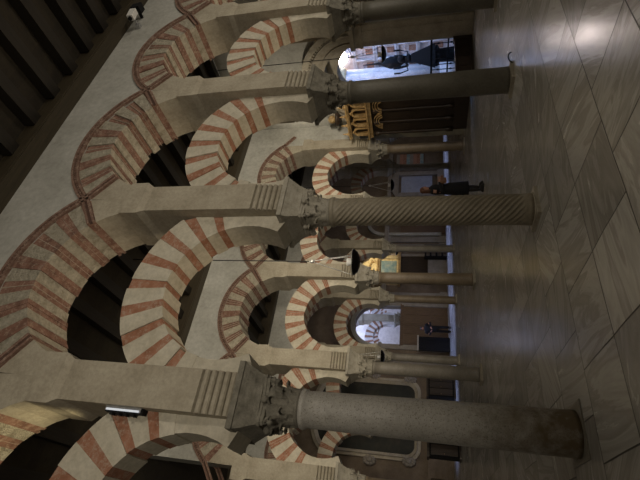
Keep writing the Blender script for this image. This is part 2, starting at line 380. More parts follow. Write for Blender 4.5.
# column parts
def shaft_mesh(mat, r0=.235, r1=.205, flutes=0, z0=.07):
    b = MB(); z1 = 3.05
    N = 14 if not flutes else 360
    prof = [(r0+.004, z0), (r0+.004, z0+.05)]
    for k in range(N+1):
        t = k/N; prof.append((r0+(r1-r0)*t**1.3, z0+.07+(z1-z0-.14)*t))
    prof += [(r1+.018, z1-.06), (r1+.022, z1-.03), (r1+.018, z1)]
    if flutes:
        def mod(r, z, a):
            if z < z0+.1 or z > z1-.08: return r
            return r-.019*(.5+.5*math.cos(flutes*(a+z*4.8)))**.7*min(1, (z-z0-.1)*12, (z1-.08-z)*12)
        b.lathe(prof, 128, mod=mod)
    else: b.lathe(prof, 40)
    return b.mesh('shaft', [mat])
b = MB(); b.box(-.29, .29, -.29, .29, 0, .014); slab_me = b.mesh('base_slab', ['plinth'])
b = MB(); b.box(-.24, .24, -.24, .24, 0, .05); b.lathe([(.25, .05), (.255, .06), (.235, .07)], 28); slab_small = b.mesh('base_slab', ['archstone'])
def capital_mesh(mat, leaves=8, acanthus=True):
    b = MB(); z0, z1 = 3.05, 3.50
    bell = [(.205, z0), (.222, z0+.02), (.225, z0+.045), (.205, z0+.06), (.207, z0+.2), (.228, z0+.3), (.275, z1-.07)]
    b.lathe(bell, 32)
    def leaf(a, zb, h, wid, out):
        vs = []; nr, nc = 9, 5
        for i in range(nr):
            t = i/(nr-1)
            rr = .214+.02*t+out*max(0, t-.5)**2*.62; z = zb+h*(t if t < .8 else .8)
            if t > .8: z = zb+h*(.8+.12*math.sin((t-.8)/.2*PI)); 
            ww = wid*(1-.55*t*t)*(1+.13*math.sin(t*PI*7))
            for k in range(nc):
                s_ = (k-(nc-1)/2)/((nc-1)/2); ridge = .016*(1-abs(s_))+(.008 if k in (1, 3) else 0)
                aa = a+s_*ww/.22/2; R_ = rr+ridge-.012*abs(s_)
                vs.append((R_*math.cos(aa), R_*math.sin(aa), z-(.02*abs(s_) if t > .5 else 0)))
        fs = [(i*nc+k, i*nc+k+1, (i+1)*nc+k+1, (i+1)*nc+k) for i in range(nr-1) for k in range(nc-1)]
        b.add(vs, fs, 0, False)
        vs2 = [(x*.93, y*.93, z-.004) for x, y, z in vs]; b.add(vs2, [f[::-1] for f in fs], 0, False)
    for k in range(leaves): leaf(2*PI*k/leaves+PI/8, z0+.05, .19, .15, .45)
    for k in range(leaves): leaf(2*PI*k/leaves, z0+.13, .26, .14, .6)
    for k in range(4):      # corner volutes
        a = PI/4+k*PI/2; ca, sa = math.cos(a), math.sin(a)
        pts = []
        for q in range(20):
            t = q/19; th = t*PI*3.2; rr = .055*(1-t*.78)
            pts.append(((.315+rr*math.cos(th-PI/2+.3))*ca, (.315+rr*math.cos(th-PI/2+.3))*sa, z1-.115+rr*math.sin(th-PI/2+.3)))
        b.tube(pts, [.030-.012*q/19 for q in range(20)], 6)
        b.tube([(.22*ca, .22*sa, z0+.22), (.26*ca, .26*sa, z0+.32), (.33*ca, .33*sa, z1-.055)], [.02, .026, .03], 6)
        a2 = k*PI/2; b.ball((.29*math.cos(a2), .29*math.sin(a2), z1-.05), (.05, .05, .045), 0, 8, 6)
    # abacus with concave sides
    for (za, zb, e) in ((z1-.075, z1-.035, 0), (z1-.035, z1, .02)):
        poly = []
        for k in range(4):
            a = PI/4+k*PI/2
            for q in range(7):
                t = q/6; p0 = Vector((math.cos(a), math.sin(a)))*(.41+e); p1 = Vector((math.cos(a+PI/2), math.sin(a+PI/2)))*(.41+e)
                p = p0.lerp(p1, .06+.88*t); p *= 1-.14*math.sin(t*PI); poly.append((p.x, p.y))
        b.prism(poly, 'z', za, zb)
    return b.mesh('capital', [mat])
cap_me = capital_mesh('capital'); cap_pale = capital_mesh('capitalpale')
b = MB()
def frus(b, z0, z1, a0, c0, a1, c1): b.hexa([(-a0, -c0, z0), (a0, -c0, z0), (a0, c0, z0), (-a0, c0, z0), (-a1, -c1, z1), (a1, -c1, z1), (a1, c1, z1), (-a1, c1, z1)])
frus(b, 3.50, 3.56, .29, .29, .31, .31); frus(b, 3.56, 3.66, .31, .31, .36, .37); frus(b, 3.66, 3.73, .36, .37, .385, .43); frus(b, 3.73, 3.802, .395, .455, .395, .455)
imp_me = {m: None for m in ('capital', 'capitalpale')}
imp_me['capital'] = b.mesh('impost_block', ['capital']); imp_me['capitalpale'] = b.mesh('impost_block', ['capitalpale'])
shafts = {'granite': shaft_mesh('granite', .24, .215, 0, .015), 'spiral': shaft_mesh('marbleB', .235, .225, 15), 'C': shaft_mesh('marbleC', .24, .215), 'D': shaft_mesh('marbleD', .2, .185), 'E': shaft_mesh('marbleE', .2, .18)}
ORD = ('first', 'second', 'third', 'fourth', 'fifth', 'sixth', 'seventh', 'eighth')
R0 = {-1: 'out past the picture edge beside the speckled column', 0: 'speckled grey granite', 1: 'spiral fluted', 2: 'plain dark', 3: 'dark brown at the picture edge', 4: 'last, by the cathedral wall'}
N0 = {-1: 'the out-of-frame column', 0: 'the speckled column', 1: 'the spiral column', 2: 'the plain dark column', 3: 'the edge column', 4: 'the wall column'}
def cname(i, j):
    if j == 0: return N0[i]
    if j == 1: return 'the %s second-row column counted from the gilded screen' % ORD[4-i]
    return 'the %s third-row column counted from the cathedral' % ORD[7-i]
CL = {(0, 0): 'large speckled grey granite column, closest to the camera, with dark leafy capital', (1, 0): 'spiral fluted marble column standing beside the woman in black',
      (2, 0): 'plain dark marble column in front of the bright cathedral arch', (3, 0): 'dark column of the near row, half cut by the top picture edge',
      (-1, 0): 'marble column of the near row beyond the speckled column, outside the picture', (4, 0): 'dark column of the near row against the cathedral wall',
      (4, 1): 'grey column of the second row standing next to the gilded wooden screen'}
def column(i, j):
    x, y = i*S, j*W
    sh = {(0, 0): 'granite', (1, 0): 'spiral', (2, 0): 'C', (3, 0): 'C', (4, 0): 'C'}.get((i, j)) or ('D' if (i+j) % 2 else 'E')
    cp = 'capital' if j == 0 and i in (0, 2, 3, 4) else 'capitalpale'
    lb = CL.get((i, j)) or ('%s marble column, %s of the %s row counted from the %s' % ('brown' if sh == 'D' else 'grey', ORD[(4 if j == 1 else 7)-i], ('', 'second', 'third')[j], 'gilded screen' if j == 1 else 'cathedral end'))
    t = thing('column', lb, 'column', (x, y, 0), 0, 'arcade columns')
    obj('base_slab', slab_me if (i, j) == (0, 0) else slab_small, t); obj('shaft', shafts[sh], t, rz=random.uniform(0, .0)); obj('capital', cap_me if cp == 'capital' else cap_pale, t); obj('impost_block', imp_me[cp], t)
    p = thing('pier', 'plain sandstone pier above %s' % cname(i, j), 'pier', (x, y, 0), 0, 'arcade piers')
    obj('pier_body', pier_me, p); obj('impost_moulding', pimp_me, p); obj('roll_corbel', corb_me[-1], p); obj('roll_corbel', corb_me[1], p)
for j, (i0, i1) in enumerate(((-1, 4), (0, 4), (0, 7))):
    for i in range(i0, i1+1):
        column(i, j)
    for i in range(i0, i1):
        x = (i+.5)*S; y = j*W
        if j == 0: w = 'between %s and %s' % (cname(i, j), cname(i+1, j))
        elif j == 1: w = '%s second-row bay counted from the gilded screen' % ORD[3-i]
        else: w = '%s third-row bay counted from the cathedral' % ORD[6-i]
        tag(obj('horseshoe_arch', (low_near if j == 0 else low_me)[(i+j) % 3], None, (x, y, 0)), 'lower striped arch ' + w, 'arch', 'lower horseshoe arches')
        t = thing('upper_arch', 'upper striped arch ' + w, 'arch', (x, y, ZC), 0, 'upper arches')
        for nm, me in (('voussoir_ring', (up_near if j == 0 else up_me)[(i+2*j) % 3]), ('moulding', mould_me[-1]), ('moulding', mould_me[1])):
            if j == 2 and me is mould_me[1]: continue
            obj(nm, me, t, (0, 0, -ZC))

# ------------------------------------------------------------------ cathedral wall at the right, with its moulded arch
CU = 13.5; cn, cz = 4.6, 4.16
def wall_with_arch_x(name, x0, x1, y0, y1, z1, c, zc, r, mats):      # wall in plane x = const with round arched opening
    b = MB(); b.box(x0, x1, y0, c-r, 0, z1); b.box(x0, x1, c+r, y1, 0, z1)
    n = 20
    for k in range(n):
        a0 = PI*k/n; a1 = PI*(k+1)/n
        p0, q0 = c-r*math.cos(a0), zc+r*math.sin(a0); p1, q1 = c-r*math.cos(a1), zc+r*math.sin(a1)
        b.hexa([(x0, p0, q0), (x1, p0, q0), (x1, p1, q1), (x0, p1, q1), (x0, p0, z1), (x1, p0, z1), (x1, p1, z1), (x0, p1, z1)])
    return struct(name, b, mats)
wall_with_arch_x('wall_right', CU, CU+.5, .46, W-.46+.9, WT+.5, cn, cz, 1.2, ['plaster'])
wall_with_arch_x('wall_right', CU+.5, CU+1.1, .46, W+.9, WT+.5, 4.85, 3.6, 1.35, ['archstone'])
b = MB(); b.box(4*S+PW, CU+.5, -TH, TH, 0, 6.27); b.box(4*S, CU+.5, -TH, TH, 6.272, WT+.5); struct('wall_right', b, ['sand'])
b = MB(); b.box(4*S+PW, CU, W-TH, W+TH, 4.2, 6.27); b.box(4*S, CU, W-TH, W+TH, 6.272, WT+.5); struct('wall_right', b, ['plaster'])
t = thing('moulded_arch', 'large round moulded limestone arch framing the bright cathedral', 'arch', (CU, cn, 0))
b = MB()
for (r0, r1, d) in ((1.95, 2.06, .26), (1.84, 1.95, .2), (1.72, 1.84, .10), (1.66, 1.72, .17), (1.46, 1.66, .13), (1.38, 1.46, .03), (1.2, 1.38, .08)):
    b.ring(0, cz, r0, r1, 0, PI, -d, 0, 32, 0, 'x')
put('archivolt', b, ['archstone'], t)
b = MB()
for k in range(46):
    a = PI*(k+.5)/46; b.ring(0, cz, 1.735, 1.825, a-.018, a+.018, -.135, -.10, 1, 0, 'x')
put('dentil_band', b, ['archstone'], t)
for s_ in (-1, 1):
    b = MB(); p = s_*1.62
    b.box(-.12, 0, p-.40, p+.40, 0, 3.7); b.box(-.17, 0, p-.44, p+.44, 0, .35)
    b.box(-.16, 0, p-.2, p+.2, .35, 3.7); b.box(-.2, 0, p-.44, p+.44, 3.7, 3.8); b.box(-.14, 0, p-.42, p+.42, 3.8, 4.0); b.box(-.24, 0, p-.46, p+.46, 4.0, 4.16)
    put('jamb_pilaster', b, ['archstone'], t)
t = thing('wall_pilaster', 'tall stone pilaster with capital beside the bright cathedral arch', 'pilaster', (CU, 1.65, 0))
b = MB(); b.box(-.22, 0, -.28, .28, 0, 4.7); b.box(-.28, 0, -.34, .34, 0, .4); put('pilaster_shaft', b, ['archstone'], t)
b = MB(); b.box(-.26, 0, -.31, .31, 4.7, 4.78); b.box(-.24, 0, -.29, .29, 4.78, 5.1)
for k in range(4): b.ball((-.25, -.22+.147*k, 4.95), (.05, .07, .13))
b.box(-.32, 0, -.37, .37, 5.1, 5.2); b.box(-.38, 0, -.43, .43, 5.2, 5.3); put('pilaster_capital', b, ['archstone'], t)

# cathedral interior, lit by daylight from above
b = MB(); b.box(20.6, 20.9, .5, 10.7, 0, 8.3); struct('wall_choir', b, ['pinkstone'])
b = MB(); b.hexa([(14.6, 8.1, 0), (20.9, 10.7, 0), (20.9, 11.0, 0), (14.6, 8.4, 0), (14.6, 8.1, 9.6), (20.9, 10.7, 9.6), (20.9, 11.0, 9.6), (14.6, 8.4, 9.6)]); b.box(13.5+1.1, 20.6, .2, .5, 0, 8.3); struct('wall_choir', b, ['whitestone'])
t = thing('bundled_pier', 'tall blue-white stone pier of bundled shafts inside the bright cathedral', 'pier', (19.2, 8.78, 0))
b = MB()
for k in range(9):
    a = 2*PI*k/9; b.lathe([(.17, 0), (.17, 5.6)], 14, .42*math.cos(a), .42*math.sin(a))
b.lathe([(.36, 0), (.36, 5.6)], 20); put('shaft', b, ['whitestone'], t)
b = MB(); b.lathe([(.7, 0), (.7, .5), (.62, .6), (.62, .8)], 24); put('pier_base', b, ['whitestone'], t)
b = MB(); b.lathe([(.58, 5.6), (.72, 5.75), (.72, 5.85), (.85, 6.0), (.85, 6.15)], 24); put('pier_capital', b, ['goldpale'], t)
# carved facade: pilasters, cornices, small arches
t = thing('carved_facade', 'pinkish white carved stone facade at the back of the bright cathedral', 'facade', (20.6, 5.5, 0))
b = MB()
for z in (1.9, 3.0, 4.15, 5.3): b.box(-.28, 0, -4.6, 4.8, z, z+.08); b.box(-.2, 0, -4.6, 4.8, z-.12, z)
put('cornice', b, ['whitestone'], t)
for k in range(12):
    b = MB(); y = -4.3+k*.8
    b.lathe([(.1, .0), (.09, 1.78)], 10, -.14, y); b.lathe([(.09, 1.98), (.08, 2.88)], 10, -.14, y); b.lathe([(.08, 3.08), (.07, 4.03)], 10, -.14, y); b.lathe([(.08, 4.23), (.07, 5.18)], 10, -.14, y)
    put('colonnette', b, ['whitestone'], t)
for z in (1.1, 2.35, 3.5, 4.65):
    b = MB(); b.box(-.02, 0, -4.2, 4.4, z-.6, z+.3)
    for k in range(11):
        b.ring(-3.9+k*.8, z, .2, .28, 0, PI, -.1, -.02, 10, 0, 'x'); b.box(-.06, -.02, -4.05+k*.8, -3.75+k*.8, z-.5, z, 1)
    put('arcade_relief', b, ['pinkstone', 'redlight'], t)
# round glowing window added in the end wall for the bright floor patch
b = MB(); b.ring(8.15, 6.2, .55, .75, 0, 2*PI, 20.48, 20.6, 32, 0, 'x'); b.ring(8.15, 6.2, .0, .55, 0, 2*PI, 20.56, 20.6, 32, 1, 'x')
for k in range(4): b.ring(8.15, 6.2, .0, .55, k*PI/2-.05, k*PI/2+.05, 20.5, 20.56, 1, 0, 'x')
M['daylight'] = plain('added_window_glow', (.8, .8, .8), .3, 0, (1, .84, .78), 11)  # glow of the added window, strong enough to mirror in the floor
struct('added_window_1', b, ['whitestone', 'daylight'])
# vault
b = MB()
for k in range(16):
    a0 = PI*k/16; a1 = PI*(k+1)/16; f = lambda a, r: (5.5-(5.1-(5.3-r))*math.cos(a), 5.6+(2.6-(5.3-r))*math.sin(a))
    (p0, q0), (p1, q1), (p2, q2), (p3, q3) = f(a0, 5.3), f(a1, 5.3), f(a1, 5.5), f(a0, 5.5)
    b.hexa([(14.6, p0, q0), (20.6, p0, q0), (20.6, p1, q1), (14.6, p1, q1), (14.6, p3, q3), (20.6, p3, q3), (20.6, p2, q2), (14.6, p2, q2)])
struct('ceiling', b, ['pinkstone'])
t = thing('vault_ribs', 'pale carved ribs under the cathedral vault', 'ribs', (14.6, 0, 0))
for x in (1.0, 2.6, 4.2):
    b = MB(); pts = [(x, 5.5-5.02*math.cos(PI*k/24), 5.6+2.52*math.sin(PI*k/24)) for k in range(25)]
    b.tube(pts, .09, 8); put('rib', b, ['whitestone'], t)
# choir furniture (black silhouettes)
t = thing('choir_lectern', 'big black choir lectern with a round knob, dark against the bright cathedral', 'lectern', (16.9, 6.25, 0), .6)
b = MB(); b.lathe([(.5, 0), (.5, .15), (.32, .25), (.28, .9), (.45, 1.0), (.45, 1.1)], 8, smooth=False); put('lectern_base', b, ['black'], t)
b = MB(); b.hexa([(-.5, -.5, 1.1), (.5, -.5, 1.1), (.5, .5, 1.1), (-.5, .5, 1.1), (-.16, -.16, 2.15), (.16, -.16, 2.15), (.16, .16, 2.15), (-.16, .16, 2.15)]); put('book_desk', b, ['black'], t)
b = MB(); b.lathe([(.12, 2.15), (.2, 2.25), (.06, 2.35), (.06, 2.45)], 12); b.ball((0, 0, 2.58), .17); put('knob', b, ['black'], t)
t = thing('candelabrum', 'tall black branched candelabrum, a dark silhouette inside the bright cathedral arch', 'candelabrum', (17.4, 6.72, 0))
b = MB(); b.lathe([(.32, 0), (.32, .2), (.1, .35), (.1, 1.6), (.22, 1.75), (.1, 1.9), (.08, 2.5), (.24, 2.7), (.28, 3.1), (.14, 3.45), (.06, 3.6), (.04, 4.0), (.015, 4.4)], 14); put('stem', b, ['black'], t)
for k in range(6):
    a = k*PI/3; b = MB(); b.tube([(.08*math.cos(a), .08*math.sin(a), 2.4), (.4*math.cos(a), .4*math.sin(a), 2.3), (.5*math.cos(a), .5*math.sin(a), 2.65)], .035, 6); b.lathe([(.04, 2.65), (.04, 2.95)], 8, .5*math.cos(a), .5*math.sin(a)); put('branch', b, ['black'], t)
t = thing('iron_railing', 'black iron railing with turned balusters inside the cathedral arch', 'railing', (15.3, 5.4, 0))
b = MB(); b.box(-.03, .03, -2.2, 2.2, 1.25, 1.33); b.box(-.03, .03, -2.2, 2.2, .62, .68); b.box(-.05, .05, -2.2, 2.2, 0, .22); put('rail', b, ['black'], t)
for k in range(19):
    b = MB(); y = -2.1+k*.2333; b.lathe([(.018, .2), (.018, .45), (.04, .52), (.018, .6), (.018, .95), (.045, 1.02), (.018, 1.1), (.018, 1.27)], 8, 0, y); put('baluster', b, ['black'], t)
# low dark barrier and gilded wooden screen in the second aisle
t = thing('low_barrier', 'low black wooden barrier on the floor below the bright arch', 'barrier', (12.2, 3.6, 0), math.radians(-12))
b = MB(); b.box(-1.05, 1.05, -.06, .06, .08, .52); b.box(-1.1, 1.1, -.1, .1, .52, .58); b.box(-1.1, 1.1, -.1, .1, 0, .09)
for k in range(5): b.box(-1.0+k*.42, -.68+k*.42, -.075, -.06, .14, .46)
put('panel', b, ['darkwood'], t)
for s_ in (-1, 1):
    b = MB(); b.box(s_*1.05-.07, s_*1.05+.07, -.11, .11, 0, .62); put('post', b, ['darkwood'], t)

t = thing('wooden_screen', 'dark tall wooden screen with gilded arcaded crown beside the cathedral arch', 'screen', (12.55, 5.75, 0))
b = MB(); b.box(-.25, .25, -.95, .75, 0, .5); b.box(-.18, .2, -.9, .7, .5, 3.55); put('body', b, ['darkwood'], t)
for y in (-.9, -.35, .2, .75):
    b = MB(); b.lathe([(.09, .5), (.09, .7), (.055, .8), (.065, 1.8), (.05, 3.2), (.09, 3.3), (.1, 3.5)], 12, -.22, y); put('post', b, ['darkwood'], t)
b = MB()
for k in range(3):
    y0 = -.8+k*.55; b.box(-.2, -.17, y0, y0+.4, .8, 1.9); b.box(-.2, -.17, y0, y0+.4, 2.1, 3.0)
put('panel', b, ['darkwood'], t)
b = MB(); b.box(-.36, .24, -1.05, .85, 3.55, 3.68); b.box(-.42, .26, -1.1, .9, 3.68, 3.74); b.box(-.36, .24, -1.02, .85, 4.40, 4.46); b.box(-.40, .26, -1.06, .88, 4.46, 4.52); put('cornice', b, ['gold'], t)
b = MB(); b.box(-.1, .15, -1.0, .8, 3.74, 4.4); put('crown_back', b, ['darkwood'], t)
for k in range(4):
    yc = -.8+k*.46; b = MB(); b.ring(yc, 4.12, .14, .2, 0, PI, -.3, -.1, 12, 0, 'x'); b.box(-.3, -.1, yc-.2, yc-.14, 3.74, 4.12); b.box(-.3, -.1, yc+.14, yc+.2, 3.74, 4.12); b.ball((-.29, yc, 4.34), (.05, .07, .05)); put('niche_arch', b, ['gold'], t)
b = MB()
for yq in (-.6, .1):
    for r in (.16, .25, .34): b.ring(yq, 3.12, r, r+.025, .1, PI-.1, -.3, -.22, 20, 0, 'x')
put('tracery', b, ['gold'], t)
for k in range(5):
    y = -.98+k*.44; b = MB(); b.lathe([(.05, 4.52), (.07, 4.6), (.03, 4.66), (.04, 4.72), (.01, 4.82)], 10, -.15, y); put('finial', b, ['gold'], t)
t = thing('ball_ornament', 'round gilded ball finial on a dark bracket high on the wall above the screen', 'ornament', (13.15, 6.35, 4.95))
b = MB(); b.lathe([(.16, 0), (.3, .12), (.3, .2)], 12); put('bracket', b, ['darkwood'], t)
b = MB(); b.ball((0, 0, .38), .17); put('ball', b, ['gold'], t)

# ------------------------------------------------------------------ back wall of chapels
BN = 22.2
op = (11.1, 4.75, 1.42)      # daylit opening
b = MB(); b.box(-2, op[0]-op[2], BN, BN+.5, 0, 9.6); b.box(op[0]+op[2], 31, BN, BN+.5, 0, 9.6)
n = 20
for k in range(n):
    a0 = PI*k/n; a1 = PI*(k+1)/n
    p0, q0 = op[0]-op[2]*math.cos(a0), op[1]+op[2]*math.sin(a0); p1, q1 = op[0]-op[2]*math.cos(a1), op[1]+op[2]*math.sin(a1)
    b.hexa([(p0, BN, q0), (p1, BN, q1), (p1, BN+.5, q1), (p0, BN+.5, q0), (p0, BN, 9.6), (p1, BN, 9.6), (p1, BN+.5, 9.6), (p0, BN+.5, 9.6)])
struct('wall_back', b, ['backwall'])
t = thing('plaster_arch', 'plain white arch band around the daylit opening in the chapel wall', 'arch', (op[0], BN, 0))
b = MB(); b.ring(0, op[1], op[2], op[2]+.3, -.2, PI+.2, -.1, 0, 30); put('arch_band', b, ['plaster'], t)
for s_ in (-1, 1):
    b = MB(); b.box(s_*1.55-.16, s_*1.55+.16, -.12, 0, 0, 4.45); b.box(s_*1.55-.24, s_*1.55+.24, -.2, 0, 4.3, 4.5); put('jamb', b, ['backtrim'], t)
# pilasters and cornice of the chapel fronts
k = 0
for x in (8.6, 13.3, 17.4, 18.05, 21.4, 25.5, 27.7):
    t = thing('chapel_pilaster', 'flat grey-brown pilaster on the chapel wall, %s from the painted altarpiece' % (ORD+('ninth',))[k], 'pilaster', (x, BN, 0), 0, 'chapel front pilasters'); k += 1
    b = MB(); b.box(-.22, .22, -.14, 0, .5, 3.9); b.box(-.3, .3, -.2, 0, 0, .5); put('pilaster_shaft', b, ['backtrim'], t)
    b = MB(); b.box(-.26, .26, -.18, 0, 3.9, 4.0); b.hexa([(-.22, -.14, 4.0), (.22, -.14, 4.0), (.22, 0, 4.0), (-.22, 0, 4.0), (-.32, -.24, 4.2), (.32, -.24, 4.2), (.32, 0, 4.2), (-.32, 0, 4.2)]); put('pilaster_capital', b, ['backtrim'], t)
for xa, xb in ((8.2, 9.3), (12.9, 14.2), (16.9, 28)):
    b = MB(); b.box(xa, xb, BN-.26, BN, 4.2, 4.36); b.box(xa, xb, BN-.34, BN, 4.36, 4.5); struct('trim_1', b, ['backtrim'])
# brown double door below the daylit opening
t = thing('wooden_door', 'brown panelled wooden double door behind the walking dark figure', 'door', (11.1, BN-.02, 0))
for s_ in (-1, 1):
    b = MB(); b.box(min(0, s_*1.36)+.01, max(0, s_*1.36)-.01, -.08, 0, .02, 2.9)
    for z in (.2, 1.1, 2.05):
        for q in (0, 1):
            c = s_*(.36+.64*q); b.box(c-.25, c+.25, -.11, -.08, z, z+.72)
    lf = put('door_leaf', b, ['doorwood'], t)
    b = MB(); b.ball((s_*.12, -.13, 1.15), .04); put('door_handle', b, ['black'], lf)
b = MB(); b.box(-1.45, 1.45, -.12, .2, 2.9, 3.05); b.box(-1.5, 1.5, -.2, .2, 3.05, 3.12); put('lintel', b, ['doorwood'], t)
t = thing('folding_screen', 'dark grey folded screen standing left of the brown door', 'screen', (9.55, BN-.9, 0))
b = MB()
for k in range(6): b.hexa([(-.45+k*.15, -.05*(k % 2), 0), (-.3+k*.15, -.05*((k+1) % 2), 0), (-.3+k*.15, .05-.05*((k+1) % 2)+.05, 0), (-.45+k*.15, .1-.05*(k % 2), 0), (-.45+k*.15, -.05*(k % 2), 1.9), (-.3+k*.15, -.05*((k+1) % 2), 1.9), (-.3+k*.15, .1-.05*((k+1) % 2), 1.9), (-.45+k*.15, .1-.05*(k % 2), 1.9)])
put('panels', b, ['darkcloth'], t)
b = MB(); b.box(-.5, .5, -.06, .12, 1.9, 1.98); put('top_rail', b, ['aluminium'], t)
# gilded altarpiece
t = thing('gilded_altarpiece', 'brightly lit golden altarpiece with blue painting on the far wall', 'altarpiece', (15.5, BN, 0))
b = MB(); b.box(-1.35, 1.35, -.3, 0, 3.3, 4.9); b.prism([(-1.35, 4.9), (1.35, 4.9), (1.1, 5.3), (.55, 5.55), (.3, 5.95), (0, 6.15), (-.3, 5.95), (-.55, 5.55), (-1.1, 5.3)], 'y', -.28, 0); put('body', b, ['goldpale'], t)
for x in (-1.15, -.72, .72, 1.15):
    b = MB(); b.lathe([(.12, 3.4), (.12, 3.5), (.085, 3.55), (.095, 4.0), (.08, 4.5), (.12, 4.6), (.13, 4.7)], 12, x, -.4); put('gilt_column', b, ['goldpale'], t)
b = MB(); b.box(-1.42, 1.42, -.5, 0, 4.72, 4.82); b.box(-1.5, 1.5, -.58, 0, 4.82, 4.9); b.box(-1.45, 1.45, -.55, 0, 3.2, 3.38); put('cornice', b, ['gold'], t)
b = MB(); b.box(-.5, .5, -.33, -.3, 3.5, 4.6); put('painting', b, ['bluepainting'], t)
b = MB(); b.ring(0, 5.0, .38, .5, 0, PI, -.36, -.28, 16)
for x in (-1.2, -.75, -.4, .4, .75, 1.2): b.ball((x, -.34, 5.05+.25*(1.3-abs(x))), .1)
put('relief', b, ['gold'], t)
b = MB(); b.box(-1.0, 1.0, -.12, 0, 1.3, 3.2); put('dark_niche', b, ['darkwood'], t)
b = MB(); b.box(-1.2, -1.0, -.2, 0, 0, 3.2); b.box(1.0, 1.2, -.2, 0, 0, 3.2); b.box(-1.0, 1.0, -.5, 0, 0, 1.3); put('altar_table', b, ['backtrim'], t)
t = thing('dark_rack', 'small black rack standing on the floor by the far altar', 'rack', (16.45, BN-.85, 0))
b = MB()
for z in (.25, .65, 1.05, 1.4): b.box(-.5, .5, -.2, .2, z, z+.12)
put('shelf', b, ['black'], t)
for sx in (-1, 1):
    b = MB(); b.box(sx*.48-.03, sx*.48+.03, -.2, .2, 0, 1.55); put('side_frame', b, ['black'], t)
# chapel with pale blue panel
t = thing('blue_panelled_doorway', 'pale blue panelled doorway with grey surround behind the standing person in black', 'doorway', (23.6, BN, 0))
b = MB(); b.box(-.95, .95, -.1, 0, .9, 3.4); put('panel', b, ['bluepanel'], t)
b = MB()
for s_ in (-1, 1): b.box(s_*1.15-.2, s_*1.15+.2, -.25, 0, .3, 3.6)
b.box(-1.45, 1.45, -.3, 0, 3.6, 3.8); b.prism([(-1.5, 3.8), (1.5, 3.8), (0, 4.5)], 'y', -.3, 0); b.box(-1.4, 1.4, -.35, 0, 0, .5); put('surround', b, ['backtrim'], t)
t = thing('painted_panel', 'narrow colourful painting seen between columns beside the blue doorway', 'painting', (26.5, BN, 0))
b = MB(); b.box(-.75, .75, -.1, 0, 1.5, 4.0); put('frame', b, ['doorwood'], t)
b = MB()
for k in range(8):
    z = 1.6+k*.285; b.box(-.65, .65, -.12, -.1, z, z+.28, k % 4)
put('canvas', b, ['bluepainting', 'redlight', 'skin', 'backtrim'], t)
# arched chapel with shutters
t = thing('arched_chapel_front', 'pale arched chapel front with brown lower panels, between two rows of columns', 'chapel', (19.6, BN, 0))
b = MB(); b.ring(0, 4.7, .95, 1.2, 0, PI, -.22, 0, 24); b.box(-1.2, -.95, -.2, 0, .3, 4.7); b.box(.95, 1.2, -.2, 0, .3, 4.7); put('arch_band', b, ['plaster'], t)
b = MB(); b.box(-.95, .95, -.08, 0, 0, 3.3)
for x in (-.55, .55): b.box(x-.35, x+.35, -.12, -.08, .5, 2.9)
put('panels', b, ['doorwood'], t)
# big altarpiece painting on the left with rounded corners
t = thing('large_altar_painting', 'huge dark painting in a pale carved frame behind the speckled column', 'painting', (5.15, BN, 0))
def rrect(hw, z0, z1, r, arch):
    P = []
    for k in range(9): a = PI+PI/2*k/8; P.append((-hw+r+r*math.cos(a), z0+r+r*math.sin(a)))
    for k in range(9): a = 1.5*PI+PI/2*k/8; P.append((hw-r+r*math.cos(a), z0+r+r*math.sin(a)))
    for k in range(25): a = PI*k/24; P.append((hw*math.cos(a), z1-arch+arch*math.sin(a)))
    return P
outer = rrect(2.3, 1.75, 8.4, .75, 1.2); mid = rrect(2.12, 1.93, 8.2, .62, 1.05); inner = rrect(1.95, 2.1, 8.0, .5, .95)
b = MB(); nn = len(outer)
for A_, B_, ya, yb in ((outer, mid, -.16, -.16), (mid, inner, -.26, -.1)):
    for k in range(nn):
        k2 = (k+1) % nn; b.hexa([(A_[k][0], 0, A_[k][1]), (A_[k2][0], 0, A_[k2][1]), (B_[k2][0], 0, B_[k2][1]), (B_[k][0], 0, B_[k][1]), (A_[k][0], ya, A_[k][1]), (A_[k2][0], ya, A_[k2][1]), (B_[k2][0], yb, B_[k2][1]), (B_[k][0], yb, B_[k][1])])
put('frame', b, ['archstone'], t)
b = MB(); b.prism(inner, 'y', -.06, -.01); put('canvas', b, ['painting'], t)
for x, z in ((-2.35, 6.9), (2.35, 6.9), (-2.3, 2.4), (2.3, 2.4), (0, 8.45), (-2.45, 4.6), (2.45, 4.6)):
    b = MB()
    for q in range(9):
        a = q*2*PI/9; b.ball((x+.17*math.cos(a), -.16, z+.27*math.sin(a)), (.11, .12, .13), 0, 8, 6)
    b.ball((x, -.22, z), (.14, .12, .17), 0, 10, 6); put('carved_ornament', b, ['backtrim'], t)
b = MB(); b.box(-3, 3, -.35, 0, 0, 1.2); b.box(-3.1, 3.1, -.45, 0, 1.2, 1.35); put('altar_base', b, ['backwall'], t)
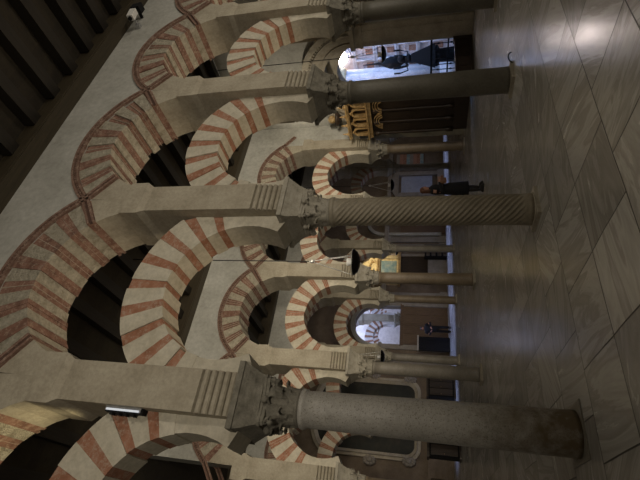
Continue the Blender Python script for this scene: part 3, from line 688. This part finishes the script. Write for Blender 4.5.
for x, y, w, rz, lb in ((3.0, 16.3, 1.5, .1, 'black openwork wooden bench end beyond the foot of the speckled column'), (6.0, 18.3, 1.2, .1, 'black wooden cabinet at the foot of the large altar painting')):
    t = thing('dark_cabinet', lb, 'cabinet', (x, y, 0), rz)
    b = MB(); b.box(-w/2, w/2, -.22, .22, .08, 1.35); put('body', b, ['black'], t)
    b = MB(); b.box(-w/2-.05, w/2+.05, -.27, .27, 1.35, 1.45); put('top', b, ['darkwood'], t)
    b = MB(); b.box(-w/2-.03, w/2+.03, -.25, .25, 0, .08); put('plinth', b, ['darkwood'], t)
    for q in range(3):
        xa = -w/2+.05+q*(w-.1)/3; b = MB(); b.box(xa+.02, xa+(w-.1)/3-.02, -.25, -.22, .15, 1.28); b.box(xa+.08, xa+(w-.1)/3-.08, -.265, -.25, .3, 1.1); dr = put('door', b, ['darkwood'], t); b = MB(); b.ball((xa+.07, -.275, .72), .018, 0, 8, 6); put('knob', b, ['gold'], dr)

# daylit hall beyond the opening
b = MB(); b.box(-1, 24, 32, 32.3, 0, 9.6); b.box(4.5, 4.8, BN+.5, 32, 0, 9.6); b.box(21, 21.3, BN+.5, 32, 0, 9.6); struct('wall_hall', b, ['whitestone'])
b = MB(); b.box(4.5, 21.3, BN+.5, 32.3, 9.6, 9.8); struct('ceiling', b, ['plaster'])
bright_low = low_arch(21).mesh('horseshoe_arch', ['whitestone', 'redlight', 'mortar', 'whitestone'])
HY = 26.4
for k in range(4):
    x = 10.3+k*S
    tag(obj('horseshoe_arch', bright_low, None, (x+HB, HY, 0)), 'red and white lower arch in the daylit hall, %s from the edge' % ORD[k], 'arch', 'arches in the daylit hall') if k < 3 else None
    t = thing('column', 'pale column in the daylit hall, %s from the opening edge' % ORD[k], 'column', (x, HY, 0), 0, 'columns in the daylit hall')
    obj('base_slab', slab_small, t); obj('shaft', shafts['E'], t); obj('capital', cap_pale, t); obj('impost_block', imp_me['capitalpale'], t)
    p = thing('pier', 'pale pier in the daylit hall past the opening, %s from its edge' % ORD[k], 'pier', (x, HY, 0), 0, 'piers in the daylit hall')
    obj('pier_body', pier_me, p); obj('impost_moulding', pimp_me, p); obj('roll_corbel', corb_me[-1], p); obj('roll_corbel', corb_me[1], p)
for k in range(4):
    x = 8.9+k*S
    if k < 3: tag(obj('horseshoe_arch', bright_low, None, (x+HB, 29.6, 0)), 'rearmost red and white arch of the daylit hall, %s from the edge' % ORD[k], 'arch', 'arches in the daylit hall')
    t = thing('column', 'rearmost pale column of the daylit hall, %s from the opening edge' % ORD[k], 'column', (x, 29.6, 0), 0, 'columns in the daylit hall')
    obj('base_slab', slab_small, t); obj('shaft', shafts['E'], t); obj('capital', cap_pale, t); obj('impost_block', imp_me['capitalpale'], t)
    p = thing('pier', 'rearmost pale pier of the daylit hall, %s from its edge' % ORD[k], 'pier', (x, 29.6, 0), 0, 'piers in the daylit hall')
    obj('pier_body', pier_me, p)
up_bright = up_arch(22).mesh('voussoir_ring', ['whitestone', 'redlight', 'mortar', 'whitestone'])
for k in range(3): tag(obj('upper_arch', up_bright, None, (8.9+HB+k*S, 29.6, 0)), 'rearmost red and white upper arch of the daylit hall, %s from the edge' % ORD[k], 'arch', 'upper arches in the daylit hall')
for k in range(3): tag(obj('upper_arch', up_bright, None, (10.3+HB+k*S, HY, 0)), 'red and white upper arch in the daylit hall, %s from the edge' % ORD[k], 'arch', 'upper arches in the daylit hall')
b = MB()
for i in range(3):
    cx = 10.3+HB+i*S
    for k in range(20):
        x0 = -HB+2*HB*k/20; x1 = -HB+2*HB*(k+1)/20; z0 = ZC+math.sqrt(RO*RO-x0*x0); z1 = ZC+math.sqrt(RO*RO-x1*x1)
        b.hexa([(cx+x0, HY-TH, z0), (cx+x1, HY-TH, z1), (cx+x1, HY+TH, z1), (cx+x0, HY+TH, z0), (cx+x0, HY-TH, 9.6), (cx+x1, HY-TH, 9.6), (cx+x1, HY+TH, 9.6), (cx+x0, HY+TH, 9.6)])
struct('wall_hall', b, ['whitestone'])

# ------------------------------------------------------------------ hanging lamps
def lamp(x, y, z, s, label):
    t = thing('hanging_lamp', label, 'lamp', (x, y, z), .4, 'hanging bowl lamps')
    bowl = None; b = MB(); b.lathe([(.02, -.17*s), (.14*s, -.155*s), (.26*s, -.10*s), (.32*s, -.03*s), (.33*s, 0), (.31*s, .005), (.2*s, -.06*s), (.01, -.09*s)], 28); bowl = put('bowl', b, ['bowl'], t)
    b = MB(); b.tube([(.33*s*math.cos(2*PI*k/28), .33*s*math.sin(2*PI*k/28), .005) for k in range(29)], .011*s, 6); put('rim', b, ['steel'], bowl)
    b = MB(); b.lathe([(.07*s, -.03*s), (.09*s, .08*s), (.1*s, .16*s), (.085*s, .16*s), (.06*s, .0)], 14); put('glass_cup', b, ['glass'], bowl)
    for k in range(3):
        a = 2*PI*k/3; b = MB(); P = Vector((.33*s*math.cos(a), .33*s*math.sin(a), 0)); Q = Vector((.02*math.cos(a), .02*math.sin(a), 1.02))
        b.tube([P, Q], .009, 5)
        for q in range(24): b.ball(P.lerp(Q, (q+.5)/24), (.016, .016, .02), 0, 6, 4)
        put('chain', b, ['steel'], t)
    b = MB(); b.lathe([(.02, 1.0), (.05, 1.03), (.05, 1.08), (.015, 1.14)], 12); put('hub', b, ['steel'], t)
    b = MB(); b.tube([(0, 0, 1.12), (0, 0, WT+.51-z)], .014, 6); put('cable', b, ['cable'], t)
lamp(4.46, 3.7, 3.3, 1.0, 'black bowl lamp on chains hanging just past the spiral column, before the golden altarpiece')
lamp(13.0, 3.5, 3.02, .9, 'black bowl lamp on chains hanging before the bright cathedral arch')
lamp(13.68, 11.1, 3.18, .95, 'bowl lamp with pale chains hanging beside the woman in black, above the blue doorway')
lamp(14.31, 18.0, 3.3, .9, 'small bowl lamp hanging far back above the golden altarpiece')
lamp(4.77, 11.1, 3.2, .85, 'dark bowl lamp with pale chains hanging near the speckled column side of the daylit opening')

# ------------------------------------------------------------------ fittings
t = thing('flood_lamp', 'slim lit linear floodlight on the side of the pier above the speckled column', 'lamp', (-.285, -.33, 4.97), 0)
b = MB(); b.box(-.03, .022, -.05, .05, 0, .50); put('housing', b, ['aluminium'], t)
b = MB(); b.box(-.03, -.005, -.06, -.05, .02, .48); put('led_strip', b, ['led'], t)
b = MB(); b.box(-.045, .022, -.05, .05, -.03, 0); b.box(-.045, -.03, -.04, .04, 0, .50)
for k in range(4): b.box(-.075, -.045, -.04, .04, .09+.1*k, .13+.1*k)
put('bracket', b, ['black'], t)
t = thing('security_camera', 'small white camera on a bracket high on the wall beside the ceiling', 'camera', (8.95, -TH, 8.78))
b = MB(); b.box(-.06, .06, -.1, 0, -.06, .06); b.tube([(0, -.08, 0), (.02, -.3, .02)], .025, 8); put('bracket', b, ['aluminium'], t)
b = MB(); b.hexa([(-.17, -.42, -.1), (.17, -.42, -.06), (.17, -.28, -.06), (-.17, -.28, -.1), (-.17, -.42, .06), (.17, -.42, .1), (.17, -.28, .1), (-.17, -.28, .06)]); hs = put('housing', b, ['white'], t)
b = MB(); b.lathe([(.05, 0), (.05, .05)], 14); o = put('lens', b, ['black'], hs); o.location = (-.17, -.35, -.02); o.rotation_euler = (0, -PI/2, 0)
t = thing('speaker', 'small dark loudspeaker beside the white camera under the ceiling edge', 'speaker', (9.45, -TH, 8.9))
b = MB(); b.box(-.03, .03, -.16, 0, -.03, .03); put('bracket', b, ['black'], t)
b = MB(); b.hexa([(-.11, -.36, -.13), (.11, -.36, -.13), (.11, -.16, -.13), (-.11, -.16, -.13), (-.09, -.34, .13), (.09, -.34, .13), (.09, -.16, .13), (-.09, -.16, .13)]); put('housing', b, ['black'], t)
b = MB(); b.tube([(6.42+.16*math.cos(a), -.30, .012+.07*math.sin(a)) for a in [PI*k/14 for k in range(15)]], .012, 6)
tag(put('wire_hoop', b, ['black']), 'thin black wire hoop on the floor at the foot of the plain dark column', 'hoop')

# ------------------------------------------------------------------ people
def skinned(name, pts, edges, mat, parent, sub=2):
    me = bpy.data.meshes.new(name); me.from_pydata([p[:3] for p in pts], edges, []); me.materials.append(M[mat])
    o = obj(name, me, parent)
    bmx = bmesh.new(); bmx.from_mesh(me); lay = bmx.verts.layers.skin.verify()
    for k, v in enumerate(bmx.verts):
        r = pts[k][3]; v[lay].radius = (r, r) if not isinstance(r, tuple) else r; v[lay].use_root = (k == 0)
    bmx.to_mesh(me); bmx.free()
    m = o.modifiers.new('skin', 'SKIN'); m.use_smooth_shade = True
    m2 = o.modifiers.new('sub', 'SUBSURF'); m2.levels = sub; m2.render_levels = sub
    return o
def loft(b, rings, n=20, mi=0):       # rings of (cx, cy, z, rx, ry)
    vs = []
    for (cx, cy, z, rx, ry) in rings:
        for k in range(n):
            a = 2*PI*k/n; vs.append((cx+rx*math.cos(a), cy+ry*math.sin(a), z))
    fs = [(i*n+k, i*n+(k+1) % n, (i+1)*n+(k+1) % n, (i+1)*n+k) for i in range(len(rings)-1) for k in range(n)]
    b.add(vs, fs, mi, True); b.add(vs[:n], [tuple(range(n))[::-1]], mi); b.add(vs[-n:], [tuple(range(n))], mi)
def person(loc, rz, label, female, H):
    s = H/1.72; t = thing('person', label, 'person', loc, rz)
    P = lambda x, y, z, r: (x*s, y*s, z*s, (r[0]*s, r[1]*s) if isinstance(r, tuple) else r*s)
    st = .06 if female else .2
    # faces -y ; figure coordinates: x to its left
    if female:
        arm = {1: [(.17, 0, 1.38), (.22, .03, 1.12), (.14, -.24, 1.12)], -1: [(-.17, 0, 1.38), (-.22, .0, 1.12), (-.08, -.25, 1.18)]}
    else:
        arm = {1: [(.2, 0, 1.42), (.33, .06, 1.18), (.14, -.16, 1.12)], -1: [(-.2, 0, 1.42), (-.33, .06, 1.18), (-.14, -.16, 1.12)]}
    pts = [P(0, 0, .95, (.15, .12)), P(0, .01, 1.12, (.13, .1)), P(0, .01, 1.32, (.15, .11)), P(0, .02, 1.44, (.085, .075)), P(0, .0, 1.5, .05), P(0, -.01, 1.56, .072), P(0, -.005, 1.64, .088), P(0, 0, 1.70, .055)]
    E = [(0, 1), (1, 2), (2, 3), (3, 4), (4, 5), (5, 6), (6, 7)]
    hands = []
    for sd in (1, -1):
        a = arm[sd]; k = len(pts)
        d = (Vector(a[2])-Vector(a[1])).normalized(); h1 = Vector(a[2])+d*.08; h2 = Vector(a[2])+d*.02
        pts += [P(*a[0], .058), P(*a[1], .045), P(*a[2], .03), P(*h1, .034)]; E += [(2, k), (k, k+1), (k+1, k+2), (k+2, k+3)]
        for q in range(4):
            off = Vector((0, 0, (q-1.5)*.02)); L = (.045, .055, .05, .04)[q]; kk = len(pts)
            f1 = h1+off+d*.03; f2 = f1+d*L+Vector((-sd*.012, 0, -.004)); pts += [P(*f1, .0105), P(*f2, .009)]; E += [(k+3, kk), (kk, kk+1)]
        kk = len(pts); f1 = h2+Vector((0, 0, .035)); f2 = f1+d*.04+Vector((0, 0, .012)); pts += [P(*f1, .012), P(*f2, .01)]; E += [(k+2, kk), (kk, kk+1)]
        k = len(pts); fy = (.0 if female else (-.16 if sd > 0 else .14))
        pts += [P(sd*.09, 0, .88, .085), P(sd*(.09+st*.2), fy*.4+.0, .49, .058), P(sd*(.09+st*.3), fy, .1, .036), P(sd*(.10+st*.3), fy+.0, .045, .036), P(sd*(.11+st*.35), fy-.13, .03, .03)]
        E += [(0, k), (k, k+1), (k+1, k+2), (k+2, k+3), (k+3, k+4)]
    body = skinned('body', pts, E, 'skin', t)
    # face: nose, eyes, mouth, ears are children on the body
    b = MB(); b.hexa([(-.012*s, -.088*s, 1.585*s), (.012*s, -.088*s, 1.585*s), (.012*s, -.07*s, 1.585*s), (-.012*s, -.07*s, 1.585*s), (-.007*s, -.09*s, 1.63*s), (.007*s, -.09*s, 1.63*s), (.007*s, -.07*s, 1.63*s), (-.007*s, -.07*s, 1.63*s)])
    b.ball((0, -.098*s, 1.592*s), .014*s, 0, 8, 6)
    for sx in (-1, 1): b.ball((sx*.085*s, .0, 1.61*s), (.012*s, .02*s, .03*s), 0, 8, 6)
    put('nose_and_ears', b, ['skin'], t)
    b = MB()
    for sx in (-1, 1): b.ball((sx*.032*s, -.084*s, 1.632*s), (.012*s, .008*s, .007*s), 0, 8, 6)
    put('eyes', b, ['bootblack'], t)
    b = MB(); b.ball((0, -.083*s, 1.562*s), (.022*s, .008*s, .006*s), 0, 8, 6); put('mouth', b, ['redlight'], t)
    b = MB()
    if female:
        b.ball((0, .022*s, 1.655*s), (.098*s, .1*s, .09*s), 0, 18, 12)
        for sx in (-1, 1): b.tube([(sx*.075*s, .0, 1.68*s), (sx*.1*s, .0, 1.6*s), (sx*.1*s, .0, 1.48*s), (sx*.09*s, -.02*s, 1.38*s)], [.03*s, .036*s, .036*s, .015*s], 10)
        loft(b, [(0, .06*s, z*s, r*s, .05*s) for z, r in ((1.36, .08), (1.45, .1), (1.6, .098), (1.68, .08))])
    else: b.ball((0, .02*s, 1.66*s), (.095*s, .097*s, .08*s), 0, 18, 12)
    put('hair', b, ['hair' if female else 'hairdark'], t)
    # clothing
    cm = 'coat' if female else 'darkcloth'
    b = MB()
    if female: rg = [(0, 0, .40, .25, .2), (0, 0, .41, .255, .205), (0, 0, .8, .225, .18), (0, 0, .98, .2, .155), (0, .01, 1.12, .17, .135), (0, .01, 1.3, .2, .145), (0, .01, 1.4, .19, .125), (0, .015, 1.46, .1, .09), (0, .01, 1.49, .07, .07)]
    else: rg = [(0, 0, .82, .19, .145), (0, 0, .84, .2, .15), (0, .01, 1.05, .195, .14), (0, .01, 1.2, .2, .14), (0, .01, 1.35, .225, .145), (0, .01, 1.44, .2, .125), (0, .015, 1.5, .1, .09), (0, .01, 1.53, .07, .07)]
    loft(b, [tuple(q*s for q in r) for r in rg], 24); coat = put('coat' if female else 'jacket', b, [cm], t)
    for sd in (1, -1):
        a = [Vector(q)*s for q in arm[sd]]; b = MB(); mid1 = a[0].lerp(a[1], .5)
        b.tube([a[0]+Vector((-sd*.03, 0, .02))*s, a[0], mid1, a[1], a[1].lerp(a[2], .5), a[2]], [.05*s, .075*s, .068*s, .062*s, .055*s, .047*s], 12); b.ball(a[1], .062*s); put('sleeve', b, [cm], t)
    for sd in (1, -1):
        fy = (.0 if female else (-.16 if sd > 0 else .14)); xx = sd*(.09+st*.3)
        b = MB(); pm = 'bootblack' if female else 'darkcloth'
        if female: b.tube([(sd*(.09+st*.2)*s, fy*.4*s, .5*s), (xx*s, fy*s, .3*s), (xx*s, fy*s, .1*s), (xx*s, fy*s, .03*s)], [.06*s, .056*s, .04*s, .038*s], 12); put('stocking', b, [pm], t)
        else: b.tube([(sd*.08*s, 0, .93*s), (sd*.09*s, 0, .8*s), (sd*(.09+st*.2)*s, fy*.4*s, .49*s), (xx*s, fy*s, .08*s)], [.1*s, .1*s, .078*s, .066*s], 12); put('trouser_leg', b, [pm], t)
        b = MB(); loft(b, [((xx+sd*.004)*s, (fy-.05)*s, z*s, rx*s, ry*s) for z, rx, ry in ((0, .05, .13), (.03, .052, .135), (.06, .045, .11), (.1, .035, .05))], 16); put('shoe', b, ['bootblack'], t)
    return t, s
t, s = person((7.23, 4.2, 0), math.radians(28), 'person with auburn hair in long black coat standing beside the spiral column', True, 1.68)
b = MB(); b.hexa([(-.16, -.30, .98), (.13, -.30, .98), (.13, -.22, .98), (-.16, -.22, .98), (-.13, -.29, 1.15), (.10, -.29, 1.15), (.10, -.23, 1.15), (-.13, -.23, 1.15)]); 
hb = thing('handbag', 'small tan leather handbag held in front of the black coat', 'bag', (7.23, 4.2, 0), math.radians(28)); put('bag_body', b, ['leather'], hb)
b = MB(); b.tube([(-.08, -.26, 1.13), (-.05, -.26, 1.22), (.03, -.26, 1.22), (.06, -.26, 1.13)], .01, 8); put('handle', b, ['leather'], hb)
person((9.93, 19.9, 0), math.radians(-35), 'dark silhouetted person walking with legs apart before the brown door', False, 1.78)

# ------------------------------------------------------------------ lights
def light(kind, loc, energy, color, **k):
    d = bpy.data.lights.new('light', kind); d.energy = energy; d.color = color
    o = bpy.data.objects.new('light', d); C.objects.link(o); o.location = loc
    tgt = k.pop('target', None)
    for a, v in k.items(): setattr(d, a, v)
    if tgt: o.rotation_euler = (Vector(tgt)-Vector(loc)).to_track_quat('-Z', 'Y').to_euler()
    return o
WARM = (1, .80, .56); NEUT = (1, .88, .70); COOL = (.62, .76, 1)
# floods without fixtures, added beside one arcade to light the wall of the next
def added_floods(y, ty, xs, e, col, tz=7.0, z=4.7, size=1.9):
    for x in xs: light('SPOT', (x, y, z), e, col, target=(x+.3, ty, tz), spot_size=size, spot_blend=1, shadow_soft_size=.25)
added_floods(-6.6, 0, (-1.5, 3.0, 7.7, 11.5), 230, (1, .9, .76), 6.4, 3.6)
added_floods(.75, W, (0, 3.1, 6.2, 9.3), 230, NEUT, 6.4, 4.6)
light('SPOT', (10.5, .9, 5), 260, NEUT, target=(11.5, W, 7.2), spot_size=1.2, spot_blend=.6, shadow_soft_size=.2)
light('SPOT', (10.2, 6.6, 6.4), 150, NEUT, target=(13.5, 5.0, 6.8), spot_size=1.3, spot_blend=.8, shadow_soft_size=.2)
added_floods(W+.75, 2*W, (1.5, 6.2, 10.8, 15.4), 110, NEUT, 6.0, 4.6)
added_floods(2*W+.75, BN, (5, 9.5, 14, 18.5, 24), 34, WARM, 4.5, 4.6)
# the floodlight on the pier
light('SPOT', (-.52, .05, 5.9), 30, (1, .84, .5), target=(-1.35, .0, 7.6), spot_size=2.0, spot_blend=1, shadow_soft_size=.12)
# added uplights without fixtures, floating mid-bay, washing the thick arches
for i in (-1, 0, 1, 2, 3): light('SPOT', ((i+.5)*S-.1, -.12, 6.08), 9 if i >= 0 else 5, WARM, target=((i+.5)*S+.1, .02, 8), spot_size=2.7, spot_blend=.8, shadow_soft_size=.15)
for i in (0, 1, 2, 3): light('SPOT', ((i+.5)*S, .6, 3.0), 32, WARM, target=((i+.5)*S+.2, -.15, 8), spot_size=1.5, spot_blend=1, shadow_soft_size=.2)
# altar light and hall daylight
light('SPOT', (15.5, BN-3, 6.5), 200, (1, .82, .5), target=(15.5, BN, 4.7), spot_size=.9, spot_blend=.6)
light('SPOT', (5.1, BN-4, 3), 35, WARM, target=(5.1, BN, 5), spot_size=1.6, spot_blend=1)
light('AREA', (13, 24.4, 9.4), 300, (.5, .62, 1), shape='RECTANGLE', size=10, size_y=3, target=(13, 25, 0))
light('AREA', (14, 29.5, 9.4), 480, (.62, .7, 1), shape='RECTANGLE', size=10, size_y=3, target=(13, 28, 0))
for x in (5, 9, 13, 17, 21, 25): light('SPOT', (x, 18.6, 8.9), 1300, (.42, .52, 1), target=(x, 18.8, 0), spot_size=.7, spot_blend=.7, shadow_soft_size=.3)  # unseen blue spots added to light the far aisle floor
light('AREA', (17.0, 3.2, 7.0), 220, (.20, .45, 1), shape='RECTANGLE', size=3.5, size_y=3, target=(18.8, 8.5, 2.5))
light('POINT', (15.6, 6.5, 5.6), 75, (1, .84, .84), shadow_soft_size=.4)
light('SPOT', (10.4, 5.2, 6.6), 60, (1, .78, .45), target=(12.4, 5.7, 4.3), spot_size=.9, spot_blend=.7)
for x, y in ((1.5, -3.6), (5.5, -3.4), (9.5, -3.4), (4, 3.7), (8.5, 3.7)): light('SPOT', (x, y, 7.5), 95 if y < 0 else 40, NEUT, target=(x, y, 0), spot_size=1.5, spot_blend=1, shadow_soft_size=.6)  # downward spots without fixtures, added to brighten the floor
w = bpy.data.worlds.new('world'); bpy.context.scene.world = w; w.use_nodes = True
bg = w.node_tree.nodes['Background']; bg.inputs[0].default_value = (1, .86, .68, 1); bg.inputs[1].default_value = .045

# ------------------------------------------------------------------ camera (held upright, picture stored on its side)
th = .23315; yaw = .611388; f = 435.76
Fh = Vector((math.sin(yaw), math.cos(yaw), 0)); R = Vector((math.cos(yaw), -math.sin(yaw), 0)); Z = Vector((0, 0, 1))
F = math.cos(th)*Fh+math.sin(th)*Z; U = -math.sin(th)*Fh+math.cos(th)*Z
cd = bpy.data.cameras.new('camera'); cam = bpy.data.objects.new('camera', cd); C.objects.link(cam)
X, Y, B = -U, R, -F
m = Matrix(((X.x, Y.x, B.x), (X.y, Y.y, B.y), (X.z, Y.z, B.z))).to_4x4(); m.translation = Vector((-1.265, -5.418, 1.6)); cam.matrix_world = m
cd.sensor_width = 36; cd.lens = f/640*36; cd.clip_start = .05; cd.clip_end = 200
sc = bpy.context.scene; sc.camera = cam
sc.view_settings.view_transform = 'Standard'; sc.view_settings.look = 'None'; sc.view_settings.gamma = 1; sc.view_settings.exposure = .95
